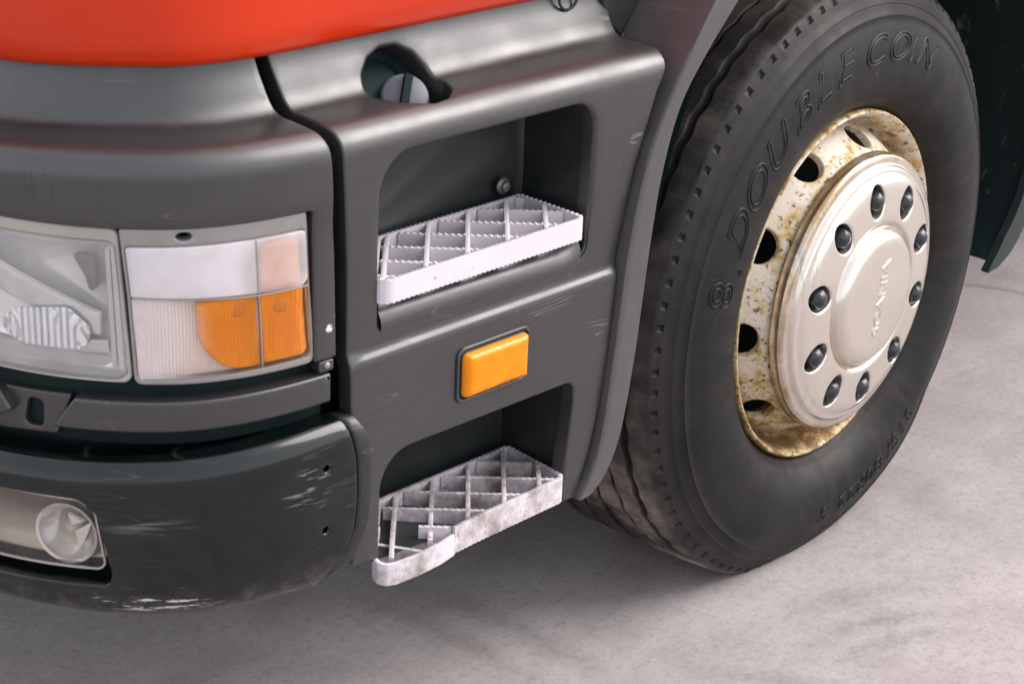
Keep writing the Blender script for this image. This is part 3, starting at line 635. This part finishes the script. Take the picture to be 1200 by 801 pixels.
# fog lamp
M_fogb = simple('fog_housing', (.42, .38, .34), .28, .55)
fm = sheet('fog_lamp', rounded([(1.4300, .5260), (1.4200, .3850), (1.92, .3800), (1.92, .5450), (1.4800, .5480)], [.02, .012, .01, .01, .024], 6), [], flat(-.040), M_gap, bump, thick=.02, bevel=.004, xs=np.arange(1.46, 1.92, .015), grid=.02)
def flutes2(o0):
    def f(u, v, d): return surf(u, v, o0 + d - .030 * np.clip(1 - ((v - .482 + (u - 1.47) * .03) / .052) ** 2, 0, 1) ** .6)
    return f
lo = rounded([(1.4650, .5220), (1.4525, .4400), (1.90, .4260), (1.90, .5350), (1.4860, .5350)], [.016, .012, .01, .01, .02], 6)
sheet('fog_lens', lo, [], flat(-.004), M_fogl, fm, thick=.003, bevel=.0015, xs=np.arange(1.47, 1.9, .015), grid=.02)
sheet('fog_housing', rounded([(1.4670, .5210), (1.4545, .4420), (1.89, .4280), (1.89, .5340), (1.4870, .5340)], [.014, .01, .01, .01, .016], 6), [], flutes2(-.008), M_fogb, fm, thick=.012, bevel=.004, xs=np.arange(1.465, 1.89, .006), ys=np.arange(.432, .53, .004), h=.004)
sheet('lens_rim', lo, [inset(resample(lo, .01) if area(lo) > 0 else resample(lo, .01)[::-1], .0030)], flat(-.0015), M_fogb, fm, thick=.004, bevel=.0008, xs=np.arange(1.47, 1.9, .03), grid=.03)
# reflector bowl with a ribbed glass
fc = np.array(surf(1.509, .479, -.014)); fdir = np.array([np.interp(1.512, PS, PN[:, 0]), np.interp(1.512, PS, PN[:, 1]), 0]); fu = np.array([-fdir[1], fdir[0], 0]); fw = np.array([0, 0, 1.])
def round_lamp(name, c, dr, u, w, r, depth, mat, parent, squash=1.0):
    R = []
    for t in np.linspace(0, 1, 10): R.append([c - dr * depth * (1 - (1 - t) ** 2) + (u * math.cos(a) + w * math.sin(a) * squash) * r * (1 - t * .93) for a in np.linspace(0, 2 * PI, 40, endpoint=False)])
    R.insert(0, [c + dr * .001 + (u * math.cos(a) + w * math.sin(a) * squash) * (r + .004) for a in np.linspace(0, 2 * PI, 40, endpoint=False)])
    G = np.array(R); mb = MB().grid(G, closed_v=True); k = len(mb.v) - 40; mb.f.append(tuple(range(k, k + 40))); return mb.build(name, mat, parent)
M_bowl = simple('bright_bowl', (.93, .92, .90), .16, .55)
rb = round_lamp('fog_reflector', fc, fdir, fu, fw, .037, .036, M_bowl, fm)
mb = MB(); disc_dome(mb, fc - fdir * .034, fdir, .010, .024, 16, 6, .15); mb.build('bulb', M_bucket, rb)
mb = MB()
for (a, b, c_) in ((-70, 25, .031), (35, 100, .020)):
    p = [fc - fdir * .012 + (fu * math.cos(math.radians(t)) + fw * math.sin(math.radians(t))) * q for t, q in ((a, c_), (b, c_), ((a + b) / 2, .006))]
    p2 = [x - fdir * .006 for x in p]; mb.add(p + p2, [(0, 1, 2), (5, 4, 3), (0, 3, 4, 1), (1, 4, 5, 2), (2, 5, 3, 0)])
mb.build('facet', M_refl, rb, smooth=False)

# ---- headlamp
def flutes(o0, pitch, amp):
    def f(u, v, d): return surf(u, v, o0 + d + amp * tri(u / pitch))
    return f
hl_o = rounded([(1.4270, .8835), (1.4205, .78), (1.4145, .6890), (1.82, .6890), (1.82, .8850)], [.012, .02, .012, .01, .01])
hl_h = rounded([(1.4325, .8655), (1.4255, .78), (1.4195, .6950), (1.4900, .6950), (1.80, .6950), (1.80, .8680)], [.010, .02, .016, .02, .01, .01])
hx = np.arange(1.43, 1.82, .012)
hb = sheet('headlamp', hl_o, [hl_h], flat(-.010), M_cream, truck, thick=.020, bevel=.004, xs=hx, ys=(.70, .875), h=.01)
A0 = resample(rounded([(1.4315, .8665), (1.4245, .78), (1.4185, .6940), (1.80, .6940), (1.80, .8690)], [.012, .02, .016, .01, .01]), .02)
rows = []
for t in np.linspace(0, 1, 8):
    q = A0 + (np.array([1.62, .785]) - A0) * (t ** 1.6 * .82); rows.append(surf(q[:, 0], q[:, 1], -.015 - .026 * math.sin(t * PI / 2)))
G = np.array(rows); mb = MB().grid(G, closed_v=True); n = len(A0); mb.f.append(tuple(range(7 * n, 8 * n))); rfl = mb.build('reflector', M_refl, hb)
M_ibez = simple('grey_bezel', (.52, .51, .50), .4)
for pts in ([(1.4300, .8600), (1.4250, .7050), (1.4320, .7050), (1.4370, .8600)], [(1.4385, .8560), (1.4340, .7080), (1.4400, .7080), (1.4440, .8560)]):
    sheet('edge_rib', rounded(pts, .002), [], flat(-.014), M_bucket, hb, thick=.012, bevel=.0012, grid=.02)
sheet('dark_patch', rounded([(1.4560, .846), (1.4530, .808), (1.4640, .800), (1.4700, .822), (1.4850, .846), (1.4700, .850)], .004), [], flat(-.0135), simple('patch_grey', (.22, .21, .20), .4), hb, thick=.006, bevel=.003, grid=.01)  # flat grey patch added for a dark smudge in the lamp, no real part
for pts, shade in (([(1.452, .775), (1.452, .745), (1.62, .800), (1.62, .836)], .74), ([(1.444, .742), (1.442, .724), (1.56, .722), (1.57, .736)], .62)):
    sheet('reflector_facet', rounded(pts, .004), [], flat(-.0145), simple('facet_plastic', (shade, shade, shade * .98), .25, .5), hb, thick=.006, bevel=.002, xs=np.arange(1.45, 1.62, .012), grid=.012)
# a lower inner lamp body that runs along the bottom of the lens
sheet('inner_bezel', rounded([(1.4280, .7180), (1.4260, .6980), (1.80, .6980), (1.80, .7280)], .006), [], flat(-.026), M_ibez, hb, thick=.03, bevel=.004, xs=hx, ys=(.715, .73))
# patterned optic patches behind the glass
M_optic = simple('optic_plastic', (.66, .66, .68), .22, .3)
sheet('optic_patch', rounded([(1.4600, .7560), (1.4720, .7300), (1.5500, .7280), (1.5900, .7450), (1.5600, .7720), (1.4900, .7820)], .016), [], flutes(-.0105, .0085, .0034), M_optic, hb, thick=.002, bevel=.001, h=.003, xs=np.arange(1.46, 1.60, .002), ys=np.arange(.735, .79, .02))
sheet('lens_glass', hl_h if False else rounded([(1.4315, .8665), (1.4245, .78), (1.4185, .6940), (1.49, .6940), (1.80, .6940), (1.80, .8690)], [.010, .02, .016, .02, .01, .01]), [], flat(-.009), M_lens, hb, thick=.002, bevel=.001, xs=hx, ys=np.arange(.72, .87, .03))
mb = MB(); disc_dome(mb, surf(1.66, .79, -.045), (-.92, -.38, 0), .022, .05, 20, 8, .1); mb.build('bulb', M_bucket, rfl)

# ---- corner lamp
M_lback = Mat('lamp_back_plastic'); M = M_lback
M.link(M.mix(M.math('MULTIPLY', M.spot((-1.345, .03, .74), (.085, .085, .10), .9), .55), (.80, .76, .77), (.88, .50, .28)), M.b.inputs['Base Color']); M.set(Roughness=.45)
co_o = rounded([(1.1895, .8840), (1.1855, .80), (1.1760, .6865), (1.4125, .6885), (1.4180, .80), (1.4255, .8840)], [.004, .02, .012, .010, .02, .004])
co_h = rounded([(1.1940, .8630), (1.1890, .79), (1.1840, .6975), (1.4070, .6960), (1.4120, .79), (1.4180, .8620)], [.004, .02, .008, .008, .02, .004])
cx_ = np.arange(1.19, 1.42, .012)
fh = np.array([(1.349 + .010 * math.cos(a), .8740 + .0050 * math.sin(a)) for a in np.linspace(0, 2 * PI, 16, endpoint=False)])
cl = sheet('corner_lamp', co_o, [co_h, fh], flat(-.008), M_frame, truck, thick=.018, bevel=.0025, xs=cx_, ys=(.691, .874), h=.008)
A0 = resample(rounded([(1.1930, .8640), (1.1830, .6960), (1.4080, .6950), (1.4190, .8640)], .006), .015); rows = []
for o, q in ((-.010, 1.0), (-.030, .99), (-.034, .97)):
    L = A0.mean(0) + (A0 - A0.mean(0)) * q; rows.append(surf(L[:, 0], L[:, 1], o))
# curved back: gridded so that it follows the corner
MB().grid(np.array(rows[:2]), closed_v=True).build('lamp_wall', M_bucket, cl)
sheet('lamp_back', [(1.184, .868), (1.178, .689), (1.412, .689), (1.422, .868)], [], flutes(-.021, .0042, .0014), M_lback, cl, thick=.004, bevel=.001, xs=np.arange(1.182, 1.42, .0021), ys=np.arange(.71, .86, .03), angle=20, h=.0021)
def dish(o0, cx, cz, r, dep):
    def f(u, v, d):
        q = np.clip(np.hypot(u - cx, (v - cz)) / r, 0, 1); return surf(u, v, o0 + d - dep * (1 - q * q) + .0014 * tri(u / .0042))
    return f
am = sheet('amber_reflector', rounded([(1.3360, .7900), (1.3340, .7400), (1.3030, .7000), (1.2540, .6985), (1.2585, .7900)], [.004, .045, .05, .004, .004]), [], dish(-.0120, 1.292, .750, .05, .005), M_amber, cl, thick=.007, bevel=.003, xs=np.arange(1.256, 1.336, .0021), ys=np.arange(.705, .79, .012), h=.0021, angle=20)
mb = MB(); disc_dome(mb, surf(1.283, .775, -.0175), (-.5, -.86, 0), .011, .0035, 16, 4, .7); mb.build('bulb', simple('dark_amber', (.72, .23, .005), .4), am)
am2 = sheet('amber_reflector', rounded([(1.2535, .7900), (1.2495, .7000), (1.1860, .6990), (1.1910, .7900)], [.003, .004, .01, .003]), [], dish(-.0120, 1.222, .758, .06, .004), M_amber, cl, thick=.007, bevel=.003, xs=np.arange(1.1886, 1.25, .0021), ys=np.arange(.705, .79, .012), h=.0021, angle=20)
mb = MB(); disc_dome(mb, surf(1.224, .770, -.0165), (-.3, -.95, 0), .010, .0035, 16, 4, .7); mb.build('bulb', bpy.data.materials['dark_amber'], am2)
sheet('peach_reflector', rounded([(1.2525, .8520), (1.2510, .7930), (1.1960, .7930), (1.1990, .8520)], [.012, .003, .003, .012]), [], dish(-.0100, 1.225, .822, .05, .006), M_peach, cl, thick=.02, bevel=.003, xs=np.arange(1.20, 1.25, .006), ys=np.arange(.80, .85, .006))
sheet('frosted_lens', rounded([(1.1945, .8625), (1.1905, .8000), (1.1990, .7925), (1.4125, .8010), (1.4175, .8615)], [.004, .01, .012, .003, .003]), [], flat(-.004), M_frost, cl, thick=.004, bevel=.0015, xs=cx_, ys=np.arange(.80, .86, .012))
sheet('fluted_lens', rounded([(1.1925, .7905), (1.1850, .6985), (1.4065, .6970), (1.4125, .7990)], [.003, .006, .005, .003]), [], flutes(-.006, .0042, .0017), M_flute, cl, thick=.003, bevel=.001, xs=np.arange(1.186, 1.412, .0021), ys=np.arange(.70, .80, .025), h=.0021, angle=20)
for nm, pts in (('lens_rib', [(1.2625, .8620), (1.2597, .7920), (1.2552, .6985), (1.2536, .6985), (1.2580, .7920), (1.2610, .8620)]), ('lens_rib', [(1.1905, .7925), (1.1905, .7910), (1.26, .7915), (1.4115, .8000), (1.4115, .8015), (1.26, .7932)])):
    sheet(nm, pts, [], flat(-.0035), M_frame, cl, thick=.004, bevel=.0004, grid=.012, h=.012)

# ---- wheel
wheel_loc, wheel_rot = (0, 0, .475), math.radians(4.214)
def lathe(prof, seg, a0=0):
    th = np.linspace(0, 2 * PI, seg, endpoint=False) + a0; p = np.array(prof)
    return np.stack([np.outer(np.cos(th), p[:, 0]), np.tile(-p[:, 1], (seg, 1)), np.outer(np.sin(th), p[:, 0])], -1)
mb = MB()
lip = [(.225, -.30), (.262, -.28), (.262, -.075), (.268, -.060), (.276, -.048), (.2805, -.036), (.2815, -.026), (.2840, -.012), (.2885, -.001), (.2925, .0055), (.2955, .0070), (.2982, .0055), (.2992, .001), (.2990, -.008), (.2960, -.016), (.2880, -.024), (.2860, -.05)]
mb.grid(lathe(lip, 160), closed_u=True)
wheel = mb.build('wheel', M_rim, truck, angle=50); wheel.location = wheel_loc; wheel.rotation_euler = (0, 0, wheel_rot)
wheel['label'] = 'rusty white steel wheel with dark worn tyre'
# disc with ten hand holes
dprof = np.array([(.215, .020), (.222, .0225), (.228, .0220), (.233, .0170), (.240, .006), (.250, -.010), (.260, -.026), (.268, -.042), (.274, -.056)])
dfine = catmull(dprof, 6)
def dmap(u, v, d):
    r = np.hypot(u, v); off = np.interp(r, dfine[:, 0], dfine[:, 1]) + d * .75; k = 1 + d * .6 / r
    return np.stack([u * k, -off, v * k], -1)
def circ(r, n): return np.array([(r * math.cos(a), r * math.sin(a)) for a in np.linspace(0, 2 * PI, n, endpoint=False)])
vents = []
for k in range(10):
    a = math.radians(6.6 + 36 * k); L = []
    for t in np.linspace(0, 2 * PI, 20, endpoint=False):
        rr = .2515 + .0145 * math.sin(t); aa = a + .0300 * math.cos(t) / .25; L.append((rr * math.cos(aa), rr * math.sin(aa)))
    vents.append(np.array(L))
extra = [p for r in np.arange(.216, .274, .0045) for p in circ(r, 200)]
sheet('wheel_disc', circ(.2735, 200), [circ(.215, 120)] + vents, dmap, M_rim, wheel, thick=.014, bevel=.002, extra=extra, h=.02, grid=.006)
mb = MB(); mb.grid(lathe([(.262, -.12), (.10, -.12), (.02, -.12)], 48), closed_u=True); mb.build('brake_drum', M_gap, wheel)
# hub cover
hprof = np.array([(0, .0800), (.06, .0798), (.095, .0790), (.103, .0775), (.110, .0735), (.1155, .0665), (.1180, .0615), (.1215, .0600), (.1250, .0615), (.1285, .0650), (.1340, .0655), (.150, .0645), (.1675, .0630), (.185, .0610), (.196, .0580), (.2025, .0545), (.2070, .0520), (.2105, .0515), (.2145, .0500), (.2175, .0455), (.2200, .0425), (.2260, .0420), (.2320, .0408), (.2365, .0360)])
hf = np.vstack([hprof[:1], catmull(hprof, 5)])
hf[:, 1] += .0075
def hmap(u, v, d):
    r = np.hypot(u, v); return np.stack([u, -(np.interp(r, hf[:, 0], hf[:, 1]) + d), v], -1)
NUTS = [math.radians(94 - 36 * k) for k in range(10)]
pk = []
for a in NUTS:
    L = []
    for t in np.linspace(0, 2 * PI, 26, endpoint=False):
        q = .0250 + .0040 * max(0, math.cos(t)) ** 3 + .0035 * max(0, -math.cos(t)) ** 5; L.append(((.1665 + q * math.cos(t)) * math.cos(a) - q * .88 * math.sin(t) * math.sin(a), (.1665 + q * math.cos(t)) * math.sin(a) + q * .88 * math.sin(t) * math.cos(a)))
    pk.append(np.array(L))
extra = [(0, 0)] + [p for r in (.03, .06, .085, .095, .101, .106, .110, .113, .1155, .117, .1185, .120, .1225, .125, .127, .129, .132, .136, .142, .15, .16, .1675, .175, .183, .19, .196, .200, .2035, .2065, .209, .2115, .2140, .216, .2178, .2195, .222, .226, .230, .234) for p in circ(r, 150 if r > .09 else 30)]
cover = sheet('hub_cover', circ(.2365, 160), pk, hmap, M_hub, wheel, thick=.016, bevel=.0035, extra=extra, h=.02, grid=.006, nb=4)
mb = MB(); mb.grid(lathe([(.228, .020), (.16, .024), (.10, .024), (.02, .024)], 60), closed_u=True); mb.build('hub_flange', M_gap, wheel)
# nuts with their caps
nv = MB(); hexa = np.linspace(0, 2 * PI, 6, endpoint=False)
rows = []
for off, rr, q in ((.026, .0185, 0), (.0620, .0180, 0), (.0680, .0172, .15), (.0730, .0145, .5), (.0765, .0095, 1), (.0778, .004, 1)):
    row = []
    for t in np.linspace(0, 2 * PI, 24, endpoint=False):
        hx_ = rr * math.cos(PI / 6) / math.cos((t % (PI / 3)) - PI / 6); R_ = hx_ * (1 - q) + rr * .95 * q; row.append((R_ * math.cos(t), -off, R_ * math.sin(t)))
    rows.append(row)
nv.grid(np.array(rows), closed_v=True); nv.f.append(tuple(range(5 * 24, 6 * 24)))
n0 = nv.build('wheel_nut', M_nut, wheel, angle=30)
for k, a in enumerate(NUTS):
    o = n0 if k == 0 else n0.copy()
    if k: C.objects.link(o); o.parent = wheel
    o.location = (.1675 * math.cos(a), 0, .1675 * math.sin(a)); o.rotation_euler = (0, rng.uniform(0, 1), 0)
# tyre
half = [(.286, -.020), (.2935, -.015), (.2985, -.009), (.303, -.003), (.308, .0035), (.314, .0095), (.3155, .0125), (.322, .0175), (.332, .0240), (.345, .0300), (.360, .0335), (.375, .0345), (.390, .0345), (.405, .0335), (.420, .0310), (.434, .0272), (.445, .0232), (.4525, .0200), (.4540, .0205), (.4560, .0205), (.4575, .0178), (.4660, .0135), (.4700, .0110), (.4712, .0116), (.4732, .0105), (.4745, .0080), (.4830, .0030), (.4895, -.0007), (.4900, -.0010), (.4975, -.0060), (.4980, -.0065), (.5000, -.0085)]
TSIDE = np.array(half); SEG = 720
cols = [(r, o, 'n' if r > .482 else '') for r, o in half]
cols += [(.5028, -.0125, 'n'), (.5046, -.0180, 'n'), (.5056, -.0240, '')]
for c_, w_ in ((-.054, .0085), (-.097, .0042), (-.141, .0042), (-.185, .0042), (-.228, .0050)):
    cols += [(.5066, c_ + w_ + .004, ''), (.5066, c_ + w_, 'z'), (.4970, c_ + w_ * .5, 'z'), (.4970, c_ - w_ * .5, 'z'), (.5066, c_ - w_, 'z'), (.5066, c_ - w_ - .004, '')]
cols += [(.5056, -.256, ''), (.5046, -.262, 'n'), (.5000, -.2715, 'n')] + [(r, -.28 - o, '') for r, o in half[::-1] if r < .49]
cols = [(r + max(0, r - .45) * .18, o, f_) for r, o, f_ in cols]   # fuller tread
th = np.linspace(0, 2 * PI, SEG, endpoint=False); T = np.zeros((SEG, len(cols), 3))
lug = (np.arange(SEG) % 8 < 2); jit = rng.normal(0, 1, SEG); wear = np.convolve(np.tile(rng.normal(0, 1, SEG), 3), np.ones(25) / 5, 'same')[SEG:2 * SEG]
for j, (r, o, fl) in enumerate(cols):
    rr = np.full(SEG, r); oo = np.full(SEG, o)
    if fl == 'n': oo = oo - np.where(lug, 1, 0) * (.0045 if .4971 < r < .5064 else 0) * (1 if o > -.1 else -1); rr = rr + jit * .0002
    if fl == 'z': oo = oo + .0019 * np.sin(th * 60 + (1 if o < -.1 else 0)) + .0006 * wear
    if r > .51 and -.05 < o < -.01: rr = rr - .0012 * np.abs(wear)
    T[:, j] = np.stack([rr * np.cos(th), -oo, rr * np.sin(th)], -1)
bulge = np.clip((-T[:, :, 2] - .30) / .18, 0, 1); outw = np.sign(-.14 + (-T[:, :, 1]) * -1) # bulge the flanks above the contact patch
T[:, :, 1] += np.where(T[:, :, 1] < .14, -1, 1) * .008 * np.sin(bulge * PI)
T[:, :, 2] = np.maximum(T[:, :, 2], -.4745)
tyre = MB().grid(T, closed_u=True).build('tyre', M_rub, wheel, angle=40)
# raised lettering on the flank
def text_mesh(ch, size, fill, bevel, shear=0., extr=0.):
    cu = bpy.data.curves.new('t', 'FONT'); cu.body = ch; cu.size = size; cu.align_x = 'CENTER'; cu.align_y = 'BOTTOM_BASELINE'; cu.shear = shear
    cu.fill_mode = 'BOTH' if fill else 'NONE'; cu.bevel_depth = bevel; cu.bevel_resolution = 1; cu.resolution_u = 4; cu.extrude = extr
    o = bpy.data.objects.new('t', cu); C.objects.link(o); dg = bpy.context.evaluated_depsgraph_get(); me = o.evaluated_get(dg).to_mesh()
    v = np.array([tuple(p.co) for p in me.vertices]); f = [tuple(p.vertices) for p in me.polygons]
    o.evaluated_get(dg).to_mesh_clear(); bpy.data.objects.remove(o); bpy.data.curves.remove(cu); return v, f
def put(ch, ang, r0, size, wide, flip=1, bevel=.0013, shear=.42):
    v, f = text_mesh(ch, size, False, bevel, shear)
    r = r0 + flip * (v[:, 1] - size * .35); a = math.radians(ang) - flip * v[:, 0] * wide / r0
    off = np.interp(r, TSIDE[:, 0], TSIDE[:, 1]) + v[:, 2] + .0006
    q = np.stack([r * np.cos(a), -off, r * np.sin(a)], -1); q[:, 1] -= .008 * np.sin(np.clip((-q[:, 2] - .30) / .18, 0, 1) * PI)   # follows the bulge above the contact patch
    obj('raised_letter', q, f, M_let, wheel, angle=60)
for ch, a in zip('DOUBLECOIN', (153, 143.2, 133.2, 122.5, 114.0, 105.2, 92.4, 81.4, 74.6, 67.4)): put(ch, a, .410, .066, 1.32)
put('8', 165.5, .408, .074, 1.2, shear=0); put('.', 160, .392, .06, 1.2)
for i, ch in enumerate('315/80R22.5'): put(ch, -50 - i * 4.35 + (1.2 if ch in './' else 0), .405, .044, 1.2, bevel=.0009, shear=0)
# maker's name on the hub cap
v, f = text_mesh('SCANIA', .030, True, .0006, 0, .0008); ang = math.radians(84); mb = MB()
u_, w_ = v[:, 0] * 1.25, v[:, 1] - .0105
X = u_ * math.cos(ang) - w_ * math.sin(ang); Z = u_ * math.sin(ang) + w_ * math.cos(ang)
mb.add(np.stack([X + .004, -(.0877 + v[:, 2]), Z], -1), f); mb.build('hub_lettering', M_hub, wheel, angle=30)
# valve stem
# ---- muddy liner behind the wheel
arc_pts = catmull(np.array([(-.552, .50), (-.545, .56), (-.535, .64), (-.50, .80), (-.40, 1.0), (-.22, 1.11), (0, 1.15), (.28, 1.13), (.52, 1.04), (.68, .88), (.735, .70), (.715, .54), (.655, .43), (.585, .362)]), 8)
R = []
for y in (-.03, .05, .16, .30, .46):
    e = max(0, (y - .05)) * .30
    R.append([(x, y if y > .05 else y + .08 * min(1, max(0, (x - .2) / .3)), z - (e if z < .6 and x > 0 else 0) * (1 - min(1, max(0, (z - .36) / .24)))) for x, z in arc_pts])
lin = MB().grid(np.array(R)).build('mudguard', M_mud, truck)
tip = catmull(np.array([(.742, .80), (.740, .62), (.728, .52), (.700, .440), (.655, .376), (.612, .350), (.572, .344)]), 6)
wv = np.interp(np.linspace(0, 1, len(tip)), [0, .7, .9, 1], [.05, .05, .028, .003])
nt = np.gradient(tip, axis=0); nt /= np.linalg.norm(nt, axis=1)[:, None]; nn = np.stack([nt[:, 1], -nt[:, 0]], 1); R = []
for y, k in ((.052, 0), (.036, 0), (.034, .5), (.036, 1), (.052, 1), (.052, .5)): R.append([(p[0] + n[0] * k * w, y, p[1] + n[1] * k * w) for p, n, w in zip(tip, nn, wv)])
MB().grid(np.array(R), closed_u=True).build('mud_flap', M_black, lin)
